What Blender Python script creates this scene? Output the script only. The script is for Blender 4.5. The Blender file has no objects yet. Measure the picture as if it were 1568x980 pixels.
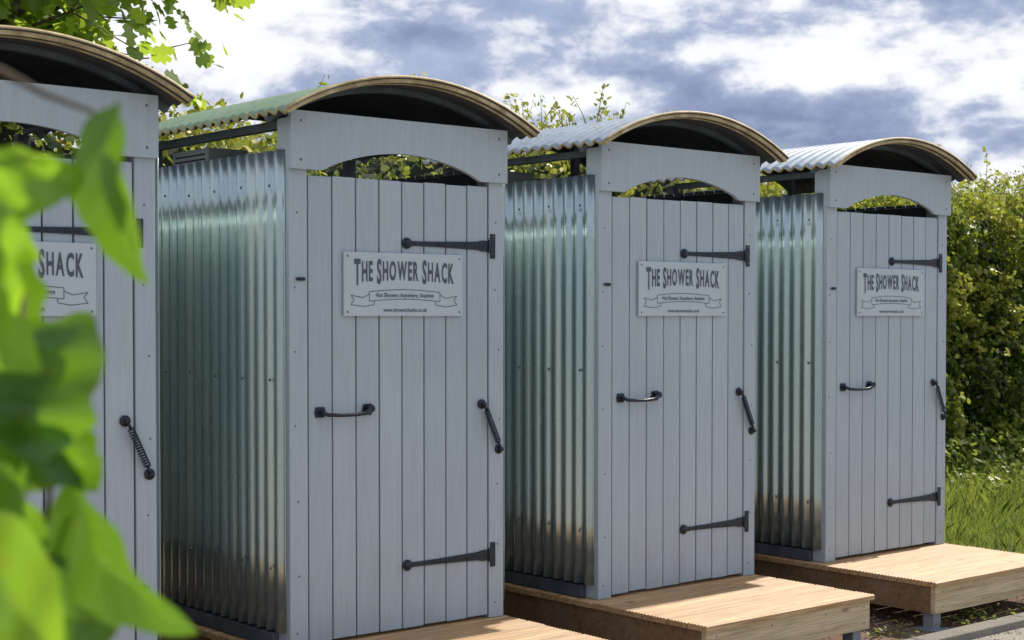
import bpy, math, random
import numpy as np
from mathutils import Vector, Matrix, noise as mn
random.seed(7); rng=np.random.default_rng(11)
scene=bpy.context.scene
COL=scene.collection
rad=math.radians
PITCH_X=1.752; W=1.15; GZ=-0.27

# ------------------------------------------------------------------ materials
def newmat(name):
    m=bpy.data.materials.new(name); m.use_nodes=True
    nt=m.node_tree; nt.nodes.clear()
    return m,nt
def N(nt,t,**k):
    n=nt.nodes.new(t)
    for a,b in k.items():
        if a=='inp':
            for i,v in b.items(): n.inputs[i].default_value=v
        else: setattr(n,a,b)
    return n
def L(nt,a,b): nt.links.new(a,b)
def ramp(nt,src,stops,interp='LINEAR'):
    r=N(nt,'ShaderNodeValToRGB'); r.color_ramp.interpolation=interp
    cr=r.color_ramp
    while len(cr.elements)<len(stops): cr.elements.new(0.5)
    for e,(p,c) in zip(cr.elements,stops):
        e.position=p; e.color=(c[0],c[1],c[2],1)
    L(nt,src,r.inputs[0]); return r
def mix(nt,f,a,b,mode='MIX'):
    m=N(nt,'ShaderNodeMix',data_type='RGBA',blend_type=mode)
    if isinstance(f,(int,float)): m.inputs[0].default_value=f
    else: L(nt,f,m.inputs[0])
    for s,i in ((a,6),(b,7)):
        if isinstance(s,tuple): m.inputs[i].default_value=(*s[:3],1)
        else: L(nt,s,m.inputs[i])
    return m.outputs[2]
def math_(nt,op,a,b=None,c=None):
    m=N(nt,'ShaderNodeMath',operation=op)
    for i,s in enumerate((a,b,c)):
        if s is None: continue
        if isinstance(s,(int,float)): m.inputs[i].default_value=s
        else: L(nt,s,m.inputs[i])
    return m.outputs[0]
def noise(nt,vec,scale,detail=4,rough=.55,stretch=None,dist=0):
    if stretch:
        mp=N(nt,'ShaderNodeMapping'); mp.inputs['Scale'].default_value=stretch
        L(nt,vec,mp.inputs[0]); vec=mp.outputs[0]
    n=N(nt,'ShaderNodeTexNoise'); n.inputs['Scale'].default_value=scale
    n.inputs['Detail'].default_value=detail; n.inputs['Roughness'].default_value=rough
    n.inputs['Distortion'].default_value=dist
    L(nt,vec,n.inputs['Vector']); return n.outputs[0]
def finish(nt,col,rough,metal=0.,bump=None,bs=.3,bd=.002,spec=.5):
    p=N(nt,'ShaderNodeBsdfPrincipled'); o=N(nt,'ShaderNodeOutputMaterial')
    if isinstance(col,tuple): p.inputs['Base Color'].default_value=(*col[:3],1)
    else: L(nt,col,p.inputs['Base Color'])
    if isinstance(rough,(int,float)): p.inputs['Roughness'].default_value=rough
    else: L(nt,rough,p.inputs['Roughness'])
    if isinstance(metal,(int,float)): p.inputs['Metallic'].default_value=metal
    else: L(nt,metal,p.inputs['Metallic'])
    p.inputs['Specular IOR Level'].default_value=spec
    if bump is not None:
        b=N(nt,'ShaderNodeBump'); b.inputs['Strength'].default_value=bs; b.inputs['Distance'].default_value=bd
        L(nt,bump,b.inputs['Height']); L(nt,b.outputs[0],p.inputs['Normal'])
    L(nt,p.outputs[0],o.inputs[0]); return p
def pos(nt): return N(nt,'ShaderNodeNewGeometry').outputs['Position']
def tint(nt): return N(nt,'ShaderNodeAttribute',attribute_name='tint').outputs['Fac']

def mat_paint(name,c1,c2):
    m,nt=newmat(name); P=pos(nt)
    big=noise(nt,P,1.3,3); grain=noise(nt,P,14,4,.6,(5,5,.35))
    col=mix(nt,ramp(nt,big,[(.3,(0,0,0)),(.7,(1,1,1))]).outputs[0],c1,c2)
    col=mix(nt,math_(nt,'MULTIPLY',tint(nt),.25),col,(.30,.37,.43))
    g=ramp(nt,grain,[(.35,(.90,.90,.90)),(.6,(1,1,1))]).outputs[0]
    col=mix(nt,.8,col,g,'MULTIPLY')
    sep=N(nt,'ShaderNodeSeparateXYZ'); L(nt,P,sep.inputs[0])
    low=N(nt,'ShaderNodeClamp')
    a=math_(nt,'MULTIPLY',math_(nt,'SUBTRACT',.5,sep.outputs[2]),1.6); L(nt,a,low.inputs[0])
    sc=noise(nt,P,8,5,.72,(1,1,.6))
    dirt=math_(nt,'MULTIPLY',low.outputs[0],ramp(nt,sc,[(.4,(0,0,0)),(.75,(1,1,1))]).outputs[0])
    col=mix(nt,math_(nt,'MULTIPLY',dirt,.3),col,(.22,.2,.17))
    col=mix(nt,ramp(nt,sc,[(.66,(0,)*3),(.74,(.3,)*3)]).outputs[0],col,(.55,.58,.60))
    r=ramp(nt,big,[(.3,(.34,)*3),(.7,(.46,)*3)]).outputs[0]
    finish(nt,col,r,0,grain,.3,.0015)
    return m
M_paint=mat_paint('grey_paint',(.425,.505,.565),(.475,.55,.605))
M_dark,nt=newmat('dark_void_timber'); finish(nt,(.03,.033,.045),.8)
M_frame,nt=newmat('dark_frame'); P=pos(nt); finish(nt,ramp(nt,noise(nt,P,8,3),[(.3,(.05,.06,.08)),(.7,(.10,.12,.15))]).outputs[0],.55)
M_iron,nt=newmat('black_iron'); P=pos(nt); nn=noise(nt,P,160,2)
finish(nt,ramp(nt,nn,[(.3,(.012,.016,.026)),(.7,(.04,.05,.07))]).outputs[0],.28,.4,nn,.5,.001)
M_screw,nt=newmat('steel_screw'); finish(nt,(.16,.17,.19),.4,.8)
def mat_galv(name,ca,cb):
    m,nt=newmat(name); P=pos(nt)
    st=noise(nt,P,2,4,.6,(3,3,.22))
    col=mix(nt,ramp(nt,st,[(.35,(0,)*3),(.68,(1,)*3)]).outputs[0],ca,cb)
    sp=noise(nt,P,70,2,.5)
    col=mix(nt,.5,col,ramp(nt,sp,[(.35,(.90,)*3),(.6,(1.03,)*3)]).outputs[0],'MULTIPLY')
    r=ramp(nt,st,[(.3,(.24,)*3),(.7,(.31,)*3)]).outputs[0]
    finish(nt,col,r,.80,None)
    return m
M_galv=mat_galv('galvanised_sheet',(.42,.54,.57),(.58,.66,.63))
M_roof,nt=newmat('roof_sheet'); P=pos(nt)
a=noise(nt,P,2.2,5,.65); b=noise(nt,P,18,4,.7)
sepx=N(nt,'ShaderNodeSeparateXYZ'); L(nt,P,sepx.inputs[0])
moss=N(nt,'ShaderNodeMapRange'); moss.inputs[1].default_value=1.5; moss.inputs[2].default_value=.9; L(nt,sepx.outputs[0],moss.inputs[0])
base=mix(nt,a,(.28,.36,.45),(.41,.48,.55))
green=mix(nt,a,(.20,.31,.18),(.34,.45,.33))
col=mix(nt,moss.outputs[0],base,green)
col=mix(nt,ramp(nt,b,[(.45,(0,)*3),(.75,(.5,)*3)]).outputs[0],col,(.15,.17,.14))
finish(nt,col,.42,.25,b,.3,.002)
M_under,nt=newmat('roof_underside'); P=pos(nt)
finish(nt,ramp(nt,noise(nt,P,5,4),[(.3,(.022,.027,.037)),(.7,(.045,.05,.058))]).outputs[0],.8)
M_rim,nt=newmat('roof_edge'); P=pos(nt)
finish(nt,ramp(nt,noise(nt,P,12,5,.7),[(.3,(.25,.18,.09)),(.5,(.48,.38,.20)),(.7,(.68,.58,.38))]).outputs[0],.6)
def mat_wood(name,c1,c2,c3,wx=.35,grey=.25):
    m,nt=newmat(name); P=pos(nt); T=tint(nt)
    cmb=N(nt,'ShaderNodeCombineXYZ'); L(nt,math_(nt,'MULTIPLY',T,37.),cmb.inputs[0]); L(nt,math_(nt,'MULTIPLY',T,11.),cmb.inputs[2])
    va=N(nt,'ShaderNodeVectorMath',operation='ADD'); L(nt,P,va.inputs[0]); L(nt,cmb.outputs[0],va.inputs[1])
    V=va.outputs[0]
    g=noise(nt,V,3,6,.65,(.6,14,14),.6); g2=noise(nt,V,9,5,.7,(.5,22,22),.3); bl=noise(nt,P,2.5,4,.65)
    col=ramp(nt,g,[(.30,c1),(.48,c2),(.66,c3)]).outputs[0]
    col=mix(nt,.8,col,ramp(nt,g2,[(.36,(.45,)*3),(.56,(1,)*3)]).outputs[0],'MULTIPLY')
    col=mix(nt,math_(nt,'MULTIPLY',T,wx),col,c1)
    k=N(nt,'ShaderNodeTexVoronoi'); k.inputs['Scale'].default_value=1
    mp=N(nt,'ShaderNodeMapping'); mp.inputs['Scale'].default_value=(3.2,9,9); L(nt,V,mp.inputs[0]); L(nt,mp.outputs[0],k.inputs['Vector'])
    col=mix(nt,ramp(nt,k.outputs['Distance'],[(.06,(.85,)*3),(.15,(0,)*3)]).outputs[0],col,(.13,.055,.02))
    col=mix(nt,ramp(nt,bl,[(.48,(0,)*3),(.72,(grey,)*3)]).outputs[0],col,(.34,.29,.22))
    finish(nt,col,.58,0,g2,.45,.002)
    return m
M_deck=mat_wood('deck_wood',(.34,.185,.075),(.56,.345,.15),(.74,.51,.27),.5,.35)
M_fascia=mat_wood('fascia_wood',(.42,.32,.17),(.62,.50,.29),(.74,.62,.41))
M_shadewood=mat_wood('fascia_wood_shaded',(.14,.085,.04),(.25,.15,.075),(.32,.2,.11))  # darker copy of the fascia wood, shade on deck sides painted into its colours
M_leg,nt=newmat('leg_steel'); finish(nt,(.28,.33,.38),.5,.3)
M_sign,nt=newmat('sign_board'); P=pos(nt)
finish(nt,mix(nt,noise(nt,P,4,3),(.48,.56,.615),(.54,.61,.66)),.33)
M_text,nt=newmat('sign_print'); finish(nt,(.075,.095,.13),.5)
M_box,nt=newmat('heater_case'); finish(nt,(.36,.39,.42),.4,.2)

def mat_leaf(name,stops,trans=.45,tcol=(.45,.62,.08),rough=.4,veins=False):
    m,nt=newmat(name); T=tint(nt)
    col=ramp(nt,T,stops).outputs[0]
    if veins:
        uv=N(nt,'ShaderNodeUVMap'); sp=N(nt,'ShaderNodeSeparateXYZ'); L(nt,uv.outputs[0],sp.inputs[0])
        t=math_(nt,'ABSOLUTE',math_(nt,'SUBTRACT',sp.outputs[1],.5))
        w=math_(nt,'FRACT',math_(nt,'SUBTRACT',math_(nt,'MULTIPLY',sp.outputs[0],8.),math_(nt,'MULTIPLY',t,4.)))
        w=math_(nt,'ABSOLUTE',math_(nt,'SUBTRACT',w,.5))
        v=math_(nt,'MAXIMUM',math_(nt,'LESS_THAN',t,.02),math_(nt,'MULTIPLY',math_(nt,'LESS_THAN',w,.045),.6))
        col=mix(nt,math_(nt,'MULTIPLY',v,.6),col,(.30,.42,.08))
        P=pos(nt); col=mix(nt,ramp(nt,noise(nt,P,35,3),[(.35,(0,)*3),(.75,(.6,)*3)]).outputs[0],col,(.07,.16,.012))
        edge=ramp(nt,noise(nt,P,50,2),[(.64,(0,)*3),(.74,(.6,)*3)]).outputs[0]
        col=mix(nt,edge,col,(.30,.20,.03))
    d=N(nt,'ShaderNodeBsdfDiffuse'); L(nt,col,d.inputs[0])
    tr=N(nt,'ShaderNodeBsdfTranslucent')
    if veins: tc=mix(nt,1.0,mix(nt,T,(.16,.36,.015),tcol),mix(nt,.5,col,(1,1,1)),'MULTIPLY'); tc=mix(nt,.30,tc,col)
    else: tc=mix(nt,.75,col,tcol)
    L(nt,tc,tr.inputs[0])
    ms=N(nt,'ShaderNodeMixShader'); ms.inputs[0].default_value=trans
    L(nt,d.outputs[0],ms.inputs[1]); L(nt,tr.outputs[0],ms.inputs[2])
    g=N(nt,'ShaderNodeBsdfGlossy'); g.inputs['Roughness'].default_value=rough; g.inputs[0].default_value=(.9,.9,.9,1)
    ms2=N(nt,'ShaderNodeMixShader'); ms2.inputs[0].default_value=.04
    L(nt,ms.outputs[0],ms2.inputs[1]); L(nt,g.outputs[0],ms2.inputs[2])
    o=N(nt,'ShaderNodeOutputMaterial'); L(nt,ms2.outputs[0],o.inputs[0])
    return m
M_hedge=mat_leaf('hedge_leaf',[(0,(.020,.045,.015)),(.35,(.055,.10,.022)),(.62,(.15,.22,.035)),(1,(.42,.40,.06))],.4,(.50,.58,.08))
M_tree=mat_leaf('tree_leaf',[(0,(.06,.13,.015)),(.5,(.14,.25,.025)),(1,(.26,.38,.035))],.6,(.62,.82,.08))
M_grass=mat_leaf('grass_blade',[(0,(.06,.12,.015)),(.5,(.14,.22,.03)),(1,(.36,.38,.08))],.4,(.48,.58,.10))
M_fg=mat_leaf('shrub_leaf',[(0,(.03,.10,.012)),(.5,(.08,.22,.015)),(1,(.26,.44,.03))],.65,(.66,1.0,.04),.3,True)
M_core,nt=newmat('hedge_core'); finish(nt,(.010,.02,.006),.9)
M_bark,nt=newmat('bark'); P=pos(nt); bb=noise(nt,P,20,4,.7,(1,1,.3))
finish(nt,ramp(nt,bb,[(.3,(.05,.035,.022)),(.7,(.17,.12,.08))]).outputs[0],.85,0,bb,.6,.01)
M_ground,nt=newmat('ground_grass'); P=pos(nt)
g=noise(nt,P,.6,5,.6); g2=noise(nt,P,30,5,.7)
c=ramp(nt,g,[(.3,(.05,.085,.018)),(.6,(.09,.13,.03)),(.8,(.14,.12,.05))]).outputs[0]
c=mix(nt,.7,c,ramp(nt,g2,[(.3,(.5,)*3),(.7,(1.2,)*3)]).outputs[0],'MULTIPLY')
finish(nt,c,.9,0,g2,.8,.02)
M_soil,nt=newmat('soil'); P=pos(nt); g=noise(nt,P,6,6,.7); g2=noise(nt,P,70,4,.7)
c=ramp(nt,g,[(.3,(.17,.10,.07)),(.55,(.29,.18,.125)),(.75,(.38,.28,.2))]).outputs[0]
c=mix(nt,.6,c,ramp(nt,g2,[(.35,(.55,)*3),(.65,(1.2,)*3)]).outputs[0],'MULTIPLY')
finish(nt,c,.95,0,g2,1,.02)
def mat_conc(name,s):
    m,nt=newmat(name); P=pos(nt); g=noise(nt,P,2,6,.65); g2=noise(nt,P,90,4,.7)
    c=ramp(nt,g,[(.3,tuple(v*s for v in(.25,.235,.20))),(.6,tuple(v*s for v in(.36,.335,.285))),(.8,tuple(v*s for v in(.44,.41,.35)))]).outputs[0]
    c=mix(nt,.7,c,ramp(nt,g2,[(.35,(.5,)*3),(.6,(1.1,)*3)]).outputs[0],'MULTIPLY')
    finish(nt,c,.85,0,g2,.8,.008); return m
M_conc=mat_conc('concrete',.85); M_path=mat_conc('path_gravel',1.15)
M_stone,nt=newmat('stones'); finish(nt,ramp(nt,tint(nt),[(0,(.14,.08,.06)),(.5,(.3,.21,.16)),(1,(.45,.42,.38))]).outputs[0],.85)

# ------------------------------------------------------------------ builders
class MB:
    def __init__(s): s.v=[];s.f=[];s.m=[];s.t=[];s.s=[]
    def add(s,vs,fs,m=0,t=.5,smooth=False):
        o=len(s.v); s.v+= [tuple(p) for p in vs]
        for f in fs: s.f.append([i+o for i in f]); s.m.append(m); s.t.append(t); s.s.append(smooth)
    def box(s,x0,x1,y0,y1,z0,z1,m=0,t=.5):
        vs=[(x,y,z) for x in(x0,x1) for y in(y0,y1) for z in(z0,z1)]
        s.add(vs,[(0,1,3,2),(4,6,7,5),(0,4,5,1),(2,3,7,6),(0,2,6,4),(1,5,7,3)],m,t)
    def prism(s,poly,a,b,axis='y',m=0,t=.5):
        n=len(poly)
        if axis=='y': vs=[(p[0],a,p[1]) for p in poly]+[(p[0],b,p[1]) for p in poly]
        else: vs=[(a,p[0],p[1]) for p in poly]+[(b,p[0],p[1]) for p in poly]
        fs=[list(range(n)),list(range(2*n-1,n-1,-1))]+[(i,i+n,(i+1)%n+n,(i+1)%n) for i in range(n)]
        s.add(vs,fs,m,t)
    def tube(s,pts,r,n=8,m=0,t=.5):
        pts=[Vector(p) for p in pts]; k=len(pts)
        rs=r if isinstance(r,(list,tuple)) else [r]*k
        vs=[];up=None
        for i,p in enumerate(pts):
            d=(pts[min(i+1,k-1)]-pts[max(i-1,0)]).normalized()
            if up is None: up=Vector((0,0,1)) if abs(d.z)<.9 else Vector((1,0,0))
            a=d.cross(up)
            if a.length<1e-4: a=d.cross(Vector((0,1,0)))
            a.normalize(); b=a.cross(d).normalized(); up=b
            for j in range(n):
                q=2*math.pi*j/n; vs.append(p+a*math.cos(q)*rs[i]+b*math.sin(q)*rs[i])
        fs=[(i*n+j,i*n+(j+1)%n,(i+1)*n+(j+1)%n,(i+1)*n+j) for i in range(k-1) for j in range(n)]
        fs+=[list(range(n-1,-1,-1)),[(k-1)*n+j for j in range(n)]]
        s.add(vs,fs,m,t,True)
    def dome(s,c,r,h,m=0,axis=(0,-1,0),n=10):
        ax=Vector(axis).normalized(); a=ax.orthogonal().normalized(); b=ax.cross(a); c=Vector(c)
        vs=[];R=[(1,0),(.9,.45),(.6,.8)]
        for q,hh in R:
            for j in range(n):
                th=2*math.pi*j/n; vs.append(c+ (a*math.cos(th)+b*math.sin(th))*r*q+ax*h*hh)
        vs.append(c+ax*h)
        fs=[(i*n+j,i*n+(j+1)%n,(i+1)*n+(j+1)%n,(i+1)*n+j) for i in range(2) for j in range(n)]
        fs+=[(2*n+j,2*n+(j+1)%n,3*n) for j in range(n)]
        s.add(vs,fs,m,.5,True)
    def mesh(s,name,mats):
        me=bpy.data.meshes.new(name); me.from_pydata(s.v,[],s.f)
        for m in mats: me.materials.append(m)
        me.polygons.foreach_set('material_index',s.m); me.polygons.foreach_set('use_smooth',s.s)
        at=me.attributes.new('tint','FLOAT','FACE'); at.data.foreach_set('value',s.t)
        me.update(); return me
def obj(name,me,parent=None,loc=(0,0,0),bev=0,solid=None):
    o=bpy.data.objects.new(name,me); COL.objects.link(o); o.location=loc
    if parent: o.parent=parent
    if bev:
        b=o.modifiers.new('bev','BEVEL'); b.width=bev; b.segments=2; b.limit_method='ANGLE'; b.harden_normals=False
    if solid:
        b=o.modifiers.new('sol','SOLIDIFY'); b.thickness=solid[0]; b.offset=solid[3] if len(solid)>3 else 0
        b.material_offset=solid[1]; b.material_offset_rim=solid[2]
    return o
def empty(name,loc):
    o=bpy.data.objects.new(name,None); COL.objects.link(o); o.location=loc; o.empty_display_size=.2; return o
def npmesh(name,V,mats,tints):
    n,k,_=V.shape; me=bpy.data.meshes.new(name)
    me.vertices.add(n*k); me.vertices.foreach_set('co',V.reshape(-1).astype(np.float32))
    me.loops.add(n*k); me.loops.foreach_set('vertex_index',np.arange(n*k,dtype=np.int32))
    me.polygons.add(n); me.polygons.foreach_set('loop_start',np.arange(0,n*k,k,dtype=np.int32))
    me.polygons.foreach_set('loop_total',np.full(n,k,dtype=np.int32))
    for m in mats: me.materials.append(m)
    at=me.attributes.new('tint','FLOAT','FACE'); at.data.foreach_set('value',np.clip(tints,0,1).astype(np.float32))
    me.update(calc_edges=True); me.validate(); return me

# ------------------------------------------------------------------ cabin meshes
DX0,DX1=.093,1.060; DEPTH=1.24
b=MB()
b.box(0,.0885,0,.09,0,2.205,0,.3); b.box(1.0645,W,0,.09,0,2.205,0,.35)
FRAME=b.mesh('frame',[M_paint])
b=MB()
b.box(.002,.05,DEPTH-.05,DEPTH,0,2.19); b.box(W-.05,W-.002,DEPTH-.05,DEPTH,0,2.19)
b.box(.012,.05,.092,DEPTH-.052,2.165,2.20); b.box(W-.03,W-.012,.092,DEPTH-.052,2.19,2.212)
b.box(.012,.05,.092,DEPTH-.052,1.99,2.05); b.box(W-.05,W-.012,.092,DEPTH-.052,1.99,2.05)
b.box(.052,W-.052,DEPTH-.05,DEPTH-.01,1.99,2.05)
b.box(-.03,.06,.092,DEPTH,.002,.06); b.box(W-.06,W+.03,.092,DEPTH,.002,.06)
b.box(.092,W-.092,.04,.07,2.175,2.20)
b.box(.30,.335,.50,.535,1.7,2.30)
RAILS=b.mesh('rails',[M_frame])
b=MB(); top=2.232; bot=1.992
arch=[(.165+ (W-.33)*i/24, bot+.006+.088*math.sin(math.pi*i/24)**.8) for i in range(25)]
xs=[-.004,.15]+[p[0] for p in arch]+[W-.15,W+.004]; zs=[bot,bot]+[p[1] for p in arch]+[bot,bot]
for (ya,flip) in ((-.024,False),(-.001,True)):
    vs=[];fs=[]
    for x,z in zip(xs,zs): vs+=[(x,ya,z),(x,ya,top)]
    for i in range(len(xs)-1):
        f=(2*i,2*i+2,2*i+3,2*i+1); fs.append(f[::-1] if flip else f)
    b.add(vs,fs)
for i in range(len(xs)-1):
    b.add([(xs[i],-.024,zs[i]),(xs[i+1],-.024,zs[i+1]),(xs[i+1],-.001,zs[i+1]),(xs[i],-.001,zs[i])],[(3,2,1,0)])
b.add([(xs[0],-.024,top),(xs[-1],-.024,top),(xs[-1],-.001,top),(xs[0],-.001,top)],[(0,1,2,3)])
for x in(xs[0],xs[-1]): b.add([(x,-.024,bot),(x,-.024,top),(x,-.001,top),(x,-.001,bot)],[(0,1,2,3)])
HEADER=b.mesh('header',[M_paint])
b=MB()
for x in (.045,W-.045):
    for z in (2.03,2.19): b.dome((x,-.024,z),.006,.003)
for x in (.04,W-.04):
    for z in (.08,.32,.62,.93,1.24,1.52,1.8): b.dome((x+random.uniform(-.015,.015),0,z+random.uniform(-.02,.02)),.0045,.0025)
SCREWS=b.mesh('screws',[M_screw])
bw=(DX1-DX0)/8
def doormesh(seed):
    r=random.Random(seed); b=MB()
    for i in range(8):
        x0=DX0+i*bw+.0034+r.uniform(-.0006,.0006); x1=DX0+(i+1)*bw-.0034
        dz=r.uniform(-.003,.003)
        b.box(x0,x1,.003+r.uniform(0,.0018),.022,.016+dz,1.972+dz,0,r.random())
    return b.mesh('door_boards',[M_paint])
b=MB(); b.box(DX0+.004,DX1-.004,.0225,.03,.02,1.968)
for z in (.3,1.0,1.7): b.box(DX0+.01,DX1-.01,.0305,.055,z-.06,z+.06)
DOORB=b.mesh('door_backing',[M_dark])
b=MB()
def hinge(z):
    y0,y1=-.0035,.003
    x1=1.054; x0=.612
    top_=[(x1,.024),(x1-.03,.025),(x1-.06,.019),(x1-.10,.0175),(x1-.25,.013),(x0+.05,.010),(x0+.02,.011),(x0,.014)]
    poly=[(x,z+h) for x,h in top_]+[(x,z-h) for x,h in reversed(top_)]
    b.prism(poly,y0,y1)
    b.tube([(x0-.012,.004,z),(x0-.012,-.0045,z)],.025,14)
    b.dome((x0-.012,-.0045,z),.019,.012)
    for x in(x1-.02,x1-.13,x1-.27): b.dome((x,-.0035,z),.007,.004)
    b.tube([(1.0625,-.007,z-.03),(1.0625,-.007,z+.03)],.0075,10)
    b.box(1.0695,1.098,-.005,.001,z-.056,z+.056)
    for q in(-.04,.04): b.dome((1.083,-.005,z+q),.006,.003)
hinge(1.703); hinge(.292)
zc=.982
b.prism([(.128,zc-.022),(.168,zc-.022),(.176,zc),(.168,zc+.022),(.128,zc+.022),(.122,zc)],-.005,.003)
b.prism([(.372,zc-.016),(.405,zc-.022),(.421,zc),(.408,zc+.028),(.370,zc+.026),(.362,zc)],-.005,.003)
b.tube([(.15,0,zc),(.152,-.024,zc-.002),(.166,-.036,zc-.010),(.23,-.038,zc-.014),(.30,-.038,zc-.014),(.355,-.036,zc-.010),(.385,-.030,zc+.004),(.392,0,zc+.006)],[.008,.009,.009,.0085,.0085,.0095,.013,.010],8)
b.dome((.392,-.03,zc+.008),.017,.012)
b.box(.046,.075,-.008,.0005,1.532,1.546); b.tube([(.04,-.004,1.539),(.034,-.012,1.539)],.007,8)
HARD=b.mesh('ironmongery',[M_iron])
b=MB(); A=Vector((1.018,-.022,.985)); B=Vector((1.118,-.022,.775)); d=(B-A); Ln=d.length; d.normalize()
u=d.cross(Vector((0,1,0))).normalized(); w=d.cross(u)
turns=15; pts=[]
for i in range(turns*9+1):
    t=i/(turns*9); q=2*math.pi*turns*t
    pts.append(A+d*(Ln*(.13+.72*t))+u*math.cos(q)*.0120+w*math.sin(q)*.0120)
b.tube(pts,.0034,5)
b.tube([A,A+d*Ln*.14],.006,8); b.tube([B-d*Ln*.16,B],.006,8)
for c in(A,B):
    b.tube([c+Vector((0,.022,0)),c+Vector((0,-.008,0))],.009,10); b.tube([c+Vector((0,.0225,0)),c+Vector((0,.015,0))],.022,12)
SPRING=b.mesh('door_spring',[M_iron])
def corr(name,length,z0,z1,axis,amp=.0128,p=.0762):
    b=MB(); n=int(length/p*12); vs=[];fs=[]
    zz=[z0,z0+.3,(z0+z1)/2,z1-.3,z1]
    for i in range(n+1):
        s=length*i/n; o=amp*math.cos(2*math.pi*s/p)
        for z in zz:
            o2=o+.0012*mn.noise(Vector((s*3,z*1.3,1.7)))
            vs.append((o2,s,z) if axis=='y' else (s,o2,z))
    k=len(zz)
    for i in range(n):
        for j in range(k-1): fs.append((i*k+j,i*k+j+1,(i+1)*k+j+1,(i+1)*k+j))
    b.add(vs,fs,0,.5,True); return b.mesh(name,[M_galv])
WL=corr('corrugated_wall',DEPTH-.028,.07,2.072,'y')
WB=corr('corrugated_back',W,.07,2.072,'x')
b=MB()
for z in (.34,1.13,1.93):
    for k in range(0,17,3):
        y=.028+ k*.0762+ .0762
        if y<DEPTH-.05: b.dome((-.0292,y-.002,z+random.uniform(-.012,.012)),.007,.006,0,(-1,0,0),8)
        if y<DEPTH-.05: b.dome((W+.0292,y,z),.007,.006,0,(1,0,0),8)
WS=b.mesh('wall_screws',[M_screw])
half=W/2+.085; rise=.178; R=(half**2+rise**2)/(2*rise); th=math.asin(half/R)
y0,y1=-.145,DEPTH+.05; p=.0762
def roofmesh():
    b=MB(); nx=44; ny=int((y1-y0)/p*8); vs=[];fs=[]
    for j in range(ny+1):
        y=y0+(y1-y0)*j/ny; o=.0105*math.cos(2*math.pi*(y-y0)/p)
        for i in range(nx+1):
            a=-th+2*th*i/nx; r=R+.014+o
            vs.append((W/2+r*math.sin(a),y,2.205+rise-R+r*math.cos(a)))
    for j in range(ny):
        for i in range(nx): fs.append((j*(nx+1)+i,j*(nx+1)+i+1,(j+1)*(nx+1)+i+1,(j+1)*(nx+1)+i))
    b.add(vs,fs,0,.5,True); return b.mesh('roof_sheet',[M_roof,M_under,M_rim])
ROOF=roofmesh()
b=MB()
def arcstrip(r0,r1,ya,yb,m=0):
    for k in range(40):
        a0=-th+2*th*k/40; a1=-th+2*th*(k+1)/40
        q=[(W/2+r*math.sin(a),2.205+rise-R+r*math.cos(a)) for r,a in((r0,a0),(r0,a1),(r1,a1),(r1,a0))]
        vs=[(x,ya,z) for x,z in q]+[(x,yb,z) for x,z in q]
        b.add(vs,[(3,2,1,0),(4,5,6,7),(0,1,5,4),(2,3,7,6)]+([(0,4,7,3)] if k==0 else [])+([(1,2,6,5)] if k==39 else []),m)
arcstrip(R-.006,R+.009,y0+.006,y0+.018)
arcstrip(R-.010,R-.003,y0+.034,y0+.052)
TRIM=b.mesh('edge_trim',[M_rim])
b=MB()
for ya,yb in((.03,.06),(DEPTH-.05,DEPTH-.02)): arcstrip(R-.030,R-.006,ya,yb)
RIBS=b.mesh('roof_ribs',[M_frame])
b=MB(); b.box(.075,.28,.80,1.14,1.99,2.15)
for i in range(5): b.box(.073,.0749,.83,1.11,2.03+i*.022,2.038+i*.022,1)
b.tube([(.18,.97,1.99),(.18,.97,1.6)],.012)
HEAT=b.mesh('heater_box',[M_box,M_dark])

def char_mesh(body,off=.0):
    cu=bpy.data.curves.new('t','FONT'); cu.body=body; cu.size=1; cu.offset=off; cu.resolution_u=3
    o=bpy.data.objects.new('t',cu); COL.objects.link(o)
    dg=bpy.context.evaluated_depsgraph_get(); me=bpy.data.meshes.new_from_object(o.evaluated_get(dg))
    v=[tuple(x.co) for x in me.vertices]; f=[list(p.vertices) for p in me.polygons]
    bpy.data.objects.remove(o); bpy.data.meshes.remove(me); return v,f
SX0,SX1,SZ0,SZ1=.264,.901,1.385,1.658
b=MB(); sy=-.0135
cxs=(SX0+SX1)/2
items=[]; x=0
for wi,word in enumerate(['THE','SHOWER','SHACK']):
    for ci,ch in enumerate(word):
        v,f=char_mesh(ch,.03); xs_=[q[0] for q in v]; mnx,mxx=min(xs_),max(xs_)
        h=.140 if ci==0 else .112
        wsc=.060 if ci==0 else .052
        items.append((v,f,mnx,h,wsc,x,ci==0)); x+=(mxx-mnx)*wsc+.0085
    x+=.018
tot=x-.026; k=.535/tot
for v,f,mnx,h,wsc,xo,big in items:
    vs=[]
    for q in v:
        X=cxs-.2675+(xo+(q[0]-mnx)*wsc)*k; e=(X-cxs)/.27
        Z=1.543-.012*e*e-(.012 if big else 0)+q[1]*h*(1+.10*e*e)
        vs.append((X,sy,Z))
    b.add(vs,f)
def line_text(s,zc,h,width):
    v,f=char_mesh(s,.012); xs_=[q[0] for q in v]; a,c=min(xs_),max(xs_)
    b.add([(cxs+((q[0]-a)/(c-a)-.5)*width,sy,zc+q[1]*h) for q in v],f)
line_text('Hot Showers Anywhere, Anytime',1.467,.026,.31)
line_text('www.showershacks.co.uk',1.404,.024,.235)
def strip(pp,wd=.0026):
    for (xa,za),(xb,zb) in zip(pp[:-1],pp[1:]):
        dx,dz=xb-xa,zb-za; l=math.hypot(dx,dz) or 1; nx,nz=-dz/l*wd/2,dx/l*wd/2
        b.add([(xa+nx,sy,za+nz),(xb+nx,sy,zb+nz),(xb-nx,sy,zb-nz),(xa-nx,sy,za-nz)],[(0,3,2,1)])
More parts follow.
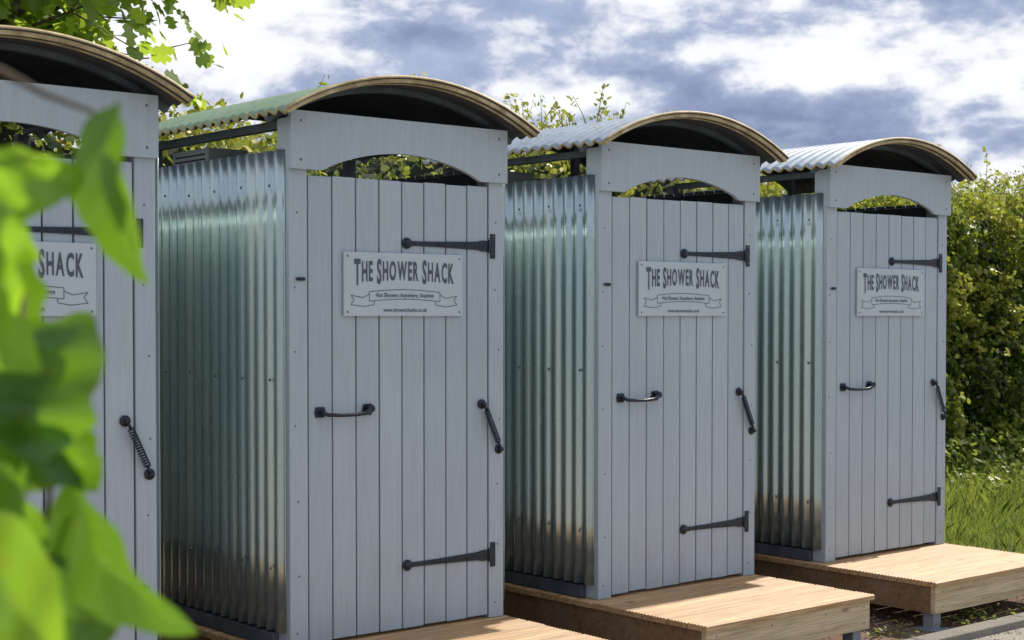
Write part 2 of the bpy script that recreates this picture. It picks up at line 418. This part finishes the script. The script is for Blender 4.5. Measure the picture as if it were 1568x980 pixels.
def arcline(xa,xb,z,bow): return [(xa+(xb-xa)*i/16,z+bow*math.sin(math.pi*i/16)) for i in range(17)]
strip(arcline(cxs-.19,cxs+.19,1.490,.010)); strip(arcline(cxs-.19,cxs+.19,1.449,.010))
for s in(-1,1):
    strip([(cxs+s*.19,1.490),(cxs+s*.19,1.449)])
    strip([(cxs+s*.19,1.478),(cxs+s*.225,1.464),(cxs+s*.285,1.474),(cxs+s*.268,1.455),(cxs+s*.285,1.434),(cxs+s*.22,1.426),(cxs+s*.165,1.434),(cxs+s*.165,1.450)])
PRINT=b.mesh('print',[M_text])
b=MB(); b.box(SX0,SX1,-.0115,-.001,SZ0,SZ1); SB=b.mesh('board',[M_sign])
b=MB()
for x in(SX0+.018,SX1-.018):
    for z in(SZ0+.018,SZ1-.018): b.dome((x,-.0115,z),.005,.003)
SSC=b.mesh('sign_screws',[M_screw])

def deckboards(seed):
    r=random.Random(seed); b=MB(); y=-.775
    while y<1.28:
        wd=.1185; n=6; pts=[]
        for i in range(n*4+1):
            pts.append((y+wd*i/(n*4), -.0026-.0026*math.cos(2*math.pi*i/4)))
        dz=r.uniform(-.001,.001)
        poly=[(a,z+dz) for a,z in pts]+[(y+wd,-.028),(y,-.028)]
        e=r.uniform(-.004,.004)
        b.prism(poly,-.07+e,W+.012-e,'x',0,r.random())
        y+=wd+.007
    return b.mesh('deck_boards',[M_deck])
b=MB()
b.box(-.05,W-.005,-.755,-.728,-.172,-.0285,0,.2)
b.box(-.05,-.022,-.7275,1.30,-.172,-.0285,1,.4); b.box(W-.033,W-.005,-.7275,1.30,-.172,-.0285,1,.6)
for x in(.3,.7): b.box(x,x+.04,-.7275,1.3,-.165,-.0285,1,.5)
for x in(.02,.4,.8,1.1):
    for z in(-.06,-.14): b.dome((x,-.755,z),.005,.002,2)
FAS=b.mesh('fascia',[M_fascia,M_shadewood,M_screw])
b=MB()
for x in(-.0215,W-.10):
    for y in(-.7265,.2,1.15):
        b.box(x,x+.065,y,y+.065,GZ-.03,-.05); b.box(x-.03,x+.095,y-.03,y+.095,GZ-.02,GZ+.012)
LEGS=b.mesh('legs',[M_leg])

for i in range(4):
    X=(i-1)*PITCH_X
    c=empty('shower_cabin',(X,0,0))
    obj('frame_posts',FRAME,c,bev=.003); obj('rails',RAILS,c,bev=.002); obj('header_board',HEADER,c)
    obj('screws',SCREWS,c); obj('door_boards',doormesh(40+i),c,bev=.0030); obj('door_backing',DOORB,c)
    obj('hinges_and_handle',HARD,c,bev=.0012); obj('door_spring',SPRING,c)
    obj('wall_left',WL,c,(-.0155,.026,0),solid=(.0016,0,0)); obj('wall_right',WL,c,(W+.0155,.026,0),solid=(.0016,0,0))
    obj('wall_back',WB,c,(0,DEPTH+.014,0),solid=(.0016,0,0)); obj('wall_screws',WS,c)
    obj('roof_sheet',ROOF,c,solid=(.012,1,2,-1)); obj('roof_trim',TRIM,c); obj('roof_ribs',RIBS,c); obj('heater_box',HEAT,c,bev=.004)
    s=empty('name_sign',(X,0,0)); obj('board',SB,s,bev=.0015); obj('print',PRINT,s); obj('screws',SSC,s)
    d=empty('wooden_deck',(X,0,0)); obj('deck_boards',deckboards(i),d); obj('fascia',FAS,d,bev=.002); obj('legs',LEGS,d,bev=.002)

# ------------------------------------------------------------------ ground
def sheet(name,x0,x1,y0,y1,z,mat):
    b=MB(); b.add([(x0,y0,z),(x1,y0,z),(x1,y1,z),(x0,y1,z)],[(0,1,2,3)]); return obj(name,b.mesh(name,[mat]))
sheet('ground',-150,150,-150,150,GZ-.004,M_ground)
sheet('soil_bed',-6,6.2,-.86,1.75,GZ,M_soil)
sheet('pavement',-14,14,-9,-.985,GZ+.004,M_path)
b=MB(); x=-6
while x<9:
    b.box(x,x+.9,-.98,-.865,GZ-.05,GZ+.045,0,random.random()); x+=.908
obj('kerb_edging',b.mesh('kerb_edging',[M_conc]),bev=.006)
n=9000; c=np.stack([rng.uniform(-1,6.1,n),rng.uniform(-.85,1.2,n),np.full(n,GZ+.003)],1); c[n//2:,1]=rng.uniform(-1.9,-.99,n-n//2); c[n//2:,2]=GZ+.006; r=rng.uniform(.003,.013,n); r[n//2:]*=.6
tet=np.array([[1,0,0],[-.5,.87,0],[-.5,-.87,0],[0,0,.9]]); F=[(0,1,3),(1,2,3),(2,0,3)]
ang=rng.uniform(0,6.28,n); V=[]
for f in F:
    q=tet[list(f)]; X=q[:,0][None]*np.cos(ang)[:,None]-q[:,1][None]*np.sin(ang)[:,None]; Y=q[:,0][None]*np.sin(ang)[:,None]+q[:,1][None]*np.cos(ang)[:,None]
    V.append(np.stack([X,Y,np.broadcast_to(q[:,2][None],X.shape)],2)*r[:,None,None]+c[:,None,:])
obj('gravel',npmesh('gravel',np.concatenate(V),[M_stone],np.tile(rng.random(n),3)))

# ------------------------------------------------------------------ foliage helpers
def leafpolys(P,Nrm,size,tmpl):
    n=len(P); Nrm=Nrm/np.linalg.norm(Nrm,axis=1,keepdims=True)
    a=rng.normal(size=(n,3)); a-= (a*Nrm).sum(1,keepdims=True)*Nrm; a/=np.linalg.norm(a,axis=1,keepdims=True)
    b=np.cross(Nrm,a); t=np.array(tmpl)
    return P[:,None,:]+size[:,None,None]*(a[:,None,:]*t[None,:,0:1]+b[:,None,:]*t[None,:,1:2]+Nrm[:,None,:]*(t[None,:,0:1]**2)*-.25)
HX=[(-.5,0),(-.2,.3),(.22,.25),(.52,0),(.22,-.25),(-.2,-.3)]
LOB=[(-.45,0),(-.32,.3),(-.12,.2),(0,.48),(.16,.22),(.34,.3),(.55,0),(.34,-.3),(.16,-.22),(0,-.48),(-.12,-.2),(-.32,-.3)]

def hn(x,z,s,o): return mn.noise(Vector((x*s+o,z*s,o*.37)))
def hfront(x,z):
    v=3.20+.34*hn(x,z,.8,3.1)+.26*hn(x,z,2.3,8.7)+.09*hn(x,z,6,1.3)
    return v+ max(0,(z-1.9))**2*.55
def htop(x): return 2.57+(.08 if x<7 else 0)+.13*hn(x,0,.6,5.5)+.16*hn(x,0,2.3,9.1)+.08*hn(x,0,7,2.2)
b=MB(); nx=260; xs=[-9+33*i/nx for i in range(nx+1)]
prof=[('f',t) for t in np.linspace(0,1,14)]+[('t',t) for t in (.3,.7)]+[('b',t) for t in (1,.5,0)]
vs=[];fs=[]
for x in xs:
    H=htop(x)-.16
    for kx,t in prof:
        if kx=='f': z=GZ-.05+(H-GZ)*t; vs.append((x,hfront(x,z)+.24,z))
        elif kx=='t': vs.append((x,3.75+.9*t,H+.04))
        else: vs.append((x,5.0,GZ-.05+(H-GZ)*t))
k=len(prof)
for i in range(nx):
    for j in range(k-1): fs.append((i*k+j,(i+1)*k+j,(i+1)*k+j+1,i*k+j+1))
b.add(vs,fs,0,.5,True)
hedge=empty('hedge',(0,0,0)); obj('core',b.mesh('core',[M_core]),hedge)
P=[];Nn=[];S=[];T=[]
def hl(count,x0,x1,z0,z1,s0=.032,s1=.075):
    for _ in range(count):
        x=random.uniform(x0,x1); H=htop(x); z=random.uniform(z0,min(z1,H))
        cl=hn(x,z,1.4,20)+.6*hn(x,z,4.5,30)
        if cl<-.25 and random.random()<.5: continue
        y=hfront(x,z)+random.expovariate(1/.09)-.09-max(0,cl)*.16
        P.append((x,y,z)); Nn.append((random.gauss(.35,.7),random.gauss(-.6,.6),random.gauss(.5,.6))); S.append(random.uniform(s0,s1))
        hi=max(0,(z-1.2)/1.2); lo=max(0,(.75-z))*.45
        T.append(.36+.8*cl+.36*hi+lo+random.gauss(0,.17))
def ht(count,x0,x1):
    for _ in range(count):
        x=random.uniform(x0,x1); H=htop(x); y=random.uniform(3.40,4.9)
        P.append((x,y,H+random.gauss(-.04,.09)+max(0,hn(x,y,3,12))*.24)); Nn.append((random.gauss(.2,.6),random.gauss(-.2,.6),random.gauss(.8,.5))); S.append(random.uniform(.030,.066))
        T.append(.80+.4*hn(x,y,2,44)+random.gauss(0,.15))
hl(36000,7.6,13.5,GZ,3); hl(4500,13.5,22,GZ,3,.06,.11)
hl(9000,-4,7.6,1.5,3); hl(3500,-6,7.6,GZ,1.6,.06,.10)
ht(8000,7,14); ht(12000,-4,7); ht(1800,14,22)
P=np.array(P);Nn=np.array(Nn);S=np.array(S);T=np.array(T)
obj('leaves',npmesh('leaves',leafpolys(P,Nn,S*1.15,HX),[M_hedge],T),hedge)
b=MB(); P=[];Nn=[];S=[];T=[]
def shoot(p0,dirv,l,leafn,tm,sz=1):
    dirv=Vector(dirv).normalized(); p0=Vector(p0); side=Vector((random.gauss(0,1),random.gauss(0,1),0))*.05
    pts=[p0+dirv*(l*t)+side*math.sin(3*t)*l*2-Vector((0,0,.25*l*t*t*(1-abs(dirv.z)))) for t in (0,.35,.7,1)]
    b.tube(pts,[.005,.004,.003,.0015],5)
    for q in range(leafn):
        t=random.random()**.8; i=min(2,int(t*3)); f=t*3-i; p=pts[i].lerp(pts[i+1],f)
        P.append((p.x+random.gauss(0,.03),p.y+random.gauss(0,.03),p.z+random.gauss(0,.02))); Nn.append((random.gauss(.3,.6),random.gauss(-.5,.6),random.gauss(.6,.5))); S.append(random.uniform(.028,.058)*sz); T.append(random.gauss(tm,.14))
for _ in range(300):
    x=random.choice([random.uniform(-4,14),random.gauss(5.3,.5),random.uniform(9,13)]); y=random.uniform(3.4,4.5); H=htop(x); l=random.uniform(.15,.60)
    shoot((x,y,H-.1),(random.gauss(.0,.35),random.gauss(0,.2),1),l,int(12+34*l),.88)
for _ in range(330):
    x=random.uniform(7.4,13.5); z=random.uniform(-.1,2.4)
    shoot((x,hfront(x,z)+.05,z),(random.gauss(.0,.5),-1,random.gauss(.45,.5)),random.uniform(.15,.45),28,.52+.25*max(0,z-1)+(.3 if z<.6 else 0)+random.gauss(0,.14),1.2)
for _ in range(110):
    x=random.gauss(9.3,.6); z=random.gauss(1.5,.2)
    shoot((x,hfront(x,z)-.03,z),(random.gauss(-.3,.5),-1,random.gauss(.3,.5)),random.uniform(.15,.35),18,1.0,1.5)
obj('shoots',b.mesh('shoots',[M_bark]),hedge)
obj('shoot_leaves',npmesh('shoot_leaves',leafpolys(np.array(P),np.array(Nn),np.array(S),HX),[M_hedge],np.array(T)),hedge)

# grass
n=38000
X=rng.uniform(4.75,13,n); Y=rng.uniform(-.8,3.2,n)
keep=(X>7.5)|(Y>1.75)|(rng.random(n)<np.clip((X-5.0)*.6,0.05,1)); X=X[keep];Y=Y[keep]; n=len(X)
cl=np.array([mn.noise(Vector((a*1.3,c_*1.3,4))) for a,c_ in zip(X,Y)])
h=(.07+.13*rng.random(n)**1.6)*(1+.9*cl)*(1+.4*np.clip(Y-1.5,0,1.5)); an=rng.uniform(0,6.28,n); wd=rng.uniform(.0028,.006,n)
lean=rng.normal(0,.5,(n,2))*h[:,None]
B=np.stack([X,Y,np.full(n,GZ-.005)],1); dv=np.stack([np.cos(an)*wd,np.sin(an)*wd,np.zeros(n)],1)
mid=B+np.stack([lean[:,0]*.35,lean[:,1]*.35,h*.6],1); tip=B+np.stack([lean[:,0],lean[:,1],h],1)
V=np.stack([B-dv,B+dv,mid+dv*.7,tip,mid-dv*.7],1)
obj('grass',npmesh('grass',V,[M_grass],.5+.6*cl+rng.normal(0,.22,n)))
P=[];Nn=[];S=[];T=[]
for _ in range(230):
    x=random.uniform(6.8,13); y=3.25-abs(random.gauss(0,.55)); hh=random.uniform(.12,.60)*(1 if y>2.6 else .5); tc_=random.gauss(0,.15)
    for q in range(40):
        t=random.random(); P.append((x+random.gauss(0,.12),y+random.gauss(0,.1),GZ+hh*t)); Nn.append((random.gauss(.3,.5),random.gauss(-.4,.5),random.gauss(.8,.4))); S.append(random.uniform(.03,.085)); T.append(random.gauss(.42+.3*t+tc_,.15))
obj('weeds',npmesh('weeds',leafpolys(np.array(P),np.array(Nn),np.array(S),HX),[M_grass],np.array(T)))
P=[];Nn=[];S=[];T=[]
for _ in range(60):
    x=random.uniform(3.0,6.1); y=random.uniform(-.84,-.55) if random.random()<.7 else random.uniform(-.8,.6)
    for q in range(9): P.append((x+random.gauss(0,.03),y+random.gauss(0,.03),GZ+random.uniform(.005,.06))); Nn.append((random.gauss(0,.5),random.gauss(0,.5),1)); S.append(random.uniform(.015,.04)); T.append(random.random())
obj('seedlings',npmesh('seedlings',leafpolys(np.array(P),np.array(Nn),np.array(S),HX),[M_grass],np.array(T)))

# tree behind left cabins
tree=empty('tree',(0,0,0)); b=MB()
base=Vector((.10,4.35,GZ-.05)); cen=Vector((.44,4.10,4.10))
trunk=[base,base+Vector((.05,-.02,1.2)),base+Vector((.0,-.05,2.4)),base+Vector((.15,-.1,3.6)),base+Vector((.2,-.1,5.2)),base+Vector((.3,0,6.4))]
b.tube(trunk,[.15,.12,.10,.08,.05,.02],10)
P=[];Nn=[];S=[];T=[]
rt=random.Random(5)
def cluster(c,r,n):
    for _ in range(n):
        v=Vector((rt.gauss(0,1),rt.gauss(0,1),rt.gauss(0,.7)))*r*.55; p=c+v
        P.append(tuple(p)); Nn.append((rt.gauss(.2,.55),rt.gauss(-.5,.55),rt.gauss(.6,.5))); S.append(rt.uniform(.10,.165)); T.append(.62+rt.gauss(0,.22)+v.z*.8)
ends=[]
for _ in range(190):
    while True:
        d_=Vector((rt.uniform(-1,1),rt.uniform(-1,1),rt.uniform(-1,1)))
        if .45<d_.length<1: break
    e=cen+Vector((d_.x*1.45,d_.y*1.3,d_.z*1.5+.02))
    e+=Vector((.14*mn.noise(e),0,.3*mn.noise(e*1.5)))
    ends.append(e)
for e in ends:
    z0_=min(max(e.z-rt.uniform(.3,.9),2.6),5.8); t=(z0_-base.z); s=base+Vector((.12,-.06,t))
    m_=s.lerp(e,.5)+Vector((0,0,.18))
    b.tube([s,m_,e],[.025,.014,.005],5)
    for q in range(3):
        e2=e+Vector((rt.gauss(0,.18),rt.gauss(0,.15),rt.gauss(-.06,.12))); b.tube([m_.lerp(e,.7),e2],[.007,.003],4)
        cluster(e2,.2,8)
obj('trunk_and_branches',b.mesh('trunk_and_branches',[M_bark]),tree)
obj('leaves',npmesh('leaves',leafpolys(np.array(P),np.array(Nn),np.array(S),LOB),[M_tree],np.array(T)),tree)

# foreground shrub ----------------------------------------------------
shrub=empty('leafy_shrub',(-3.03,-4.62,GZ)); shrub.rotation_euler=(0,0,rad(-40.2))
b=MB(); uvs=[]
def leaf(c,length,width,ang,tilt=0,roll=0,bend=.15,fold=.25,tn=.5,lobes=0.,curve=0.):
    """c centre; ang: in-plane direction of the tip (deg from +x towards +z)"""
    ns,ntt=26,12; vs=[];fs=[]; ph=c[0]*70+c[2]*40
    M=Matrix.Rotation(rad(-ang),4,'Y')@Matrix.Rotation(rad(roll),4,'X')
    M=Matrix.Rotation(rad(tilt),4,'Z')@M
    for i in range(ns+1):
        s=i/ns; w=width*.5*max(0.0,math.sin(math.pi*s**.75))**.62*(1-.15*s)
        for j in range(ntt+1):
            t=j/ntt*2-1
            ww=w*(1+lobes*math.sin(s*17+ph+(1.7 if t>0 else 0))+lobes*.5*math.sin(s*31+ph))
            x=(s-.5)*length; z=t*ww+curve*length*math.sin(math.pi*s)
            y=bend*length*(s-.5)**2*2 - fold*abs(t)*ww + .12*w*math.sin(s*13+t*3+ph)
            q=M@Vector((x,y,z)); vs.append((c[0]+q.x,c[1]+q.y,c[2]+q.z))
            uvs.append((s,j/ntt))
    for i in range(ns):
        for j in range(ntt): a=i*(ntt+1)+j; fs.append((a,a+ntt+1,a+ntt+2,a+1))
    b.add(vs,fs,0,tn,True)
Z=1.388-GZ
def LZ(y): return Z+(483-y)/2770
leaf((-.020,0.0,LZ(278)),.070,.042,5,20,15,tn=.85,lobes=.06)
leaf((-.040,.03,LZ(335)),.060,.045,-50,-20,15,tn=.7,lobes=.06)
leaf((.017,.02,LZ(292)),.108,.056,-80,-20,20,bend=.45,fold=.45,tn=.25,curve=.12,lobes=.09)
leaf((.037,-.01,LZ(322)),.062,.014,-70,40,30,tn=.6)
leaf((-.039,.01,LZ(400)),.090,.046,80,-15,0,tn=1,lobes=.12)
leaf((-.030,-.02,LZ(500)),.068,.044,-50,10,20,tn=1,lobes=.12)
leaf((-.012,.02,LZ(588)),.092,.066,62,15,-10,tn=.45,lobes=.10)
leaf((-.036,.035,LZ(560)),.09,.065,20,-15,20,tn=.5,lobes=.08)
leaf((-.026,.03,LZ(690)),.085,.060,-20,-10,15,tn=.4,lobes=.1)
leaf((-.004,.04,LZ(712)),.048,.034,-60,10,0,tn=.35,lobes=.08)
leaf((.020,.03,LZ(880)),.122,.066,-50,-12,25,tn=.22,fold=.4,lobes=.07,bend=.3)
leaf((-.018,-.04,LZ(888)),.095,.060,-58,15,-5,tn=1,lobes=.04)
leaf((-.038,.0,LZ(790)),.075,.05,120,5,0,tn=.7,lobes=.05)
leaf((-.030,.05,LZ(950)),.10,.07,160,5,0,tn=.3)
leaf((-.050,.05,LZ(430)),.09,.05,95,25,0,tn=.6,lobes=.08)
leaf((-.040,.03,LZ(620)),.08,.055,-80,15,0,tn=.7,lobes=.08)
rs=random.Random(3)
for _ in range(26):
    leaf((rs.uniform(-.26,-.095),rs.uniform(-.05,.14),rs.uniform(.95,1.9)),rs.uniform(.06,.09),rs.uniform(.035,.05),rs.uniform(0,360),rs.uniform(-40,40),rs.uniform(-30,30),tn=rs.random(),lobes=.06)
for _ in range(30):
    leaf((rs.uniform(-.22,.06),rs.uniform(-.03,.15),rs.uniform(.45,1.30)),rs.uniform(.06,.09),rs.uniform(.035,.05),rs.uniform(0,360),rs.uniform(-40,40),rs.uniform(-30,30),tn=rs.random(),lobes=.06)
me=b.mesh('leaves',[M_fg]); uv=me.uv_layers.new(name='UVMap')
li=np.zeros(len(me.loops),dtype=np.int32); me.loops.foreach_get('vertex_index',li)
uv.data.foreach_set('uv',np.array(uvs,dtype=np.float32)[li].reshape(-1))
obj('leaves',me,shrub)
b=MB()
b.tube([(-.12,.05,-.03),(-.11,.05,.6),(-.085,.06,1.1),(-.07,.06,1.5),(-.08,.05,1.9)],[.010,.008,.005,.004,.003],8)
b.tube([(-.10,.03,LZ(40)),(-.035,.01,LZ(105)),(-.012,.01,LZ(140)),(.014,.02,LZ(165))],[.003,.0026,.002,.0016],6)
for p_,q_ in (((-.072,.06,1.35),(-.01,.04,LZ(640))),((-.07,.06,1.45),(-.03,.03,LZ(450))),((-.075,.06,1.28),(-.004,.05,LZ(790)))):
    b.tube([p_,tuple((a+c_)/2+.004 for a,c_ in zip(p_,q_)),q_],[.0028,.0022,.0015],6)
obj('stems',b.mesh('stems',[M_bark]),shrub)

# ------------------------------------------------------------------ sky + sun
SAZ,SEL=3.0,47.0
wd=bpy.data.worlds.new('World'); scene.world=wd; wd.use_nodes=True; nt=wd.node_tree; nt.nodes.clear()
out=N(nt,'ShaderNodeOutputWorld'); bg=N(nt,'ShaderNodeBackground'); bg.inputs[1].default_value=.135
sky=N(nt,'ShaderNodeTexSky',sky_type='NISHITA'); sky.sun_disc=False; sky.sun_elevation=rad(SEL); sky.sun_rotation=rad(90-SAZ)
tc=N(nt,'ShaderNodeTexCoord'); nv=N(nt,'ShaderNodeVectorMath',operation='NORMALIZE'); L(nt,tc.outputs['Generated'],nv.inputs[0])
D=nv.outputs[0]; sp=N(nt,'ShaderNodeSeparateXYZ'); L(nt,D,sp.inputs[0])
az=math_(nt,'ARCTAN2',sp.outputs[1],sp.outputs[0]); el=math_(nt,'ARCSINE',sp.outputs[2])
n1=noise(nt,D,7.5,8,.58,(1,1,2.3),.15); n2=noise(nt,D,28,4,.6,(1,1,1.6),.2)
bsum=math_(nt,'ADD',math_(nt,'MULTIPLY',math_(nt,'SUBTRACT',n1,.5),1.8),math_(nt,'MULTIPLY',math_(nt,'SUBTRACT',n2,.5),.5))
bsum=math_(nt,'ADD',bsum,.54)
def blob(a0,e0,w,h,amp):
    global bsum
    p=math_(nt,'POWER',math_(nt,'ABSOLUTE',math_(nt,'DIVIDE',math_(nt,'SUBTRACT',az,rad(a0)),rad(w))),2.)
    q=math_(nt,'POWER',math_(nt,'ABSOLUTE',math_(nt,'DIVIDE',math_(nt,'SUBTRACT',el,rad(e0)),rad(h))),2.)
    e=math_(nt,'EXPONENT',math_(nt,'MULTIPLY',math_(nt,'ADD',p,q),-1.))
    bsum=math_(nt,'ADD',bsum,math_(nt,'MULTIPLY',e,amp))
blob(58,9,4.5,3,.12); blob(50,9.6,5,1.6,.14); blob(38.2,9.2,2.8,.9,.20); blob(31.5,4.6,3,1.2,.20); blob(47,11.5,6,.6,.10)
blob(44.0,8.8,2.2,.9,-.24); blob(43,6.6,6,1.1,-.24); blob(35,6.0,4,1.4,-.16); blob(33,10.6,2.6,1.6,-.14); blob(53.2,10.4,1.8,.6,-.22); blob(40,7.8,5,.5,-.12)
cr=ramp(nt,bsum,[(.22,(.22,.27,.45)),(.40,(.31,.36,.55)),(.52,(.44,.50,.68)),(.59,(.68,.72,.84)),(.68,(.95,.96,.99)),(.95,(1.12,1.10,1.08))])
cc=N(nt,'ShaderNodeVectorMath',operation='SCALE'); L(nt,cr.outputs[0],cc.inputs[0]); cc.inputs['Scale'].default_value=7.5
cover=ramp(nt,n1,[(.28,(.5,)*3),(.42,(.97,)*3)]).outputs[0]
fin=mix(nt,cover,sky.outputs[0],cc.outputs[0])
L(nt,fin,bg.inputs[0]); L(nt,bg.outputs[0],out.inputs[0])
ld=bpy.data.lights.new('sun','SUN'); ld.energy=5.0; ld.angle=rad(.6); ld.color=(1,.90,.76)
lo=bpy.data.objects.new('sun',ld); COL.objects.link(lo)
sd=Vector((math.cos(rad(SEL))*math.cos(rad(SAZ)),math.cos(rad(SEL))*math.sin(rad(SAZ)),math.sin(rad(SEL))))
lo.rotation_euler=sd.to_track_quat('Z','Y').to_euler(); lo.location=(5,0,8)

# ------------------------------------------------------------------ camera
cd=bpy.data.cameras.new('camera'); cam=bpy.data.objects.new('camera',cd); COL.objects.link(cam); scene.camera=cam
f=2355/1568; cd.sensor_width=36; cd.lens=36*f; cd.clip_end=600; cd.clip_start=.05
cam.location=(-3.389,-5.432,1.388)
pit=1.5; cam.rotation_euler=(rad(90-pit),0,rad(-40.2))
cd.shift_y=(483+2355*math.tan(rad(pit))-490)/1568
cd.dof.use_dof=True; cd.dof.focus_distance=7.8; cd.dof.aperture_fstop=8
scene.view_settings.view_transform='Standard'; scene.view_settings.look='None'; scene.view_settings.exposure=0
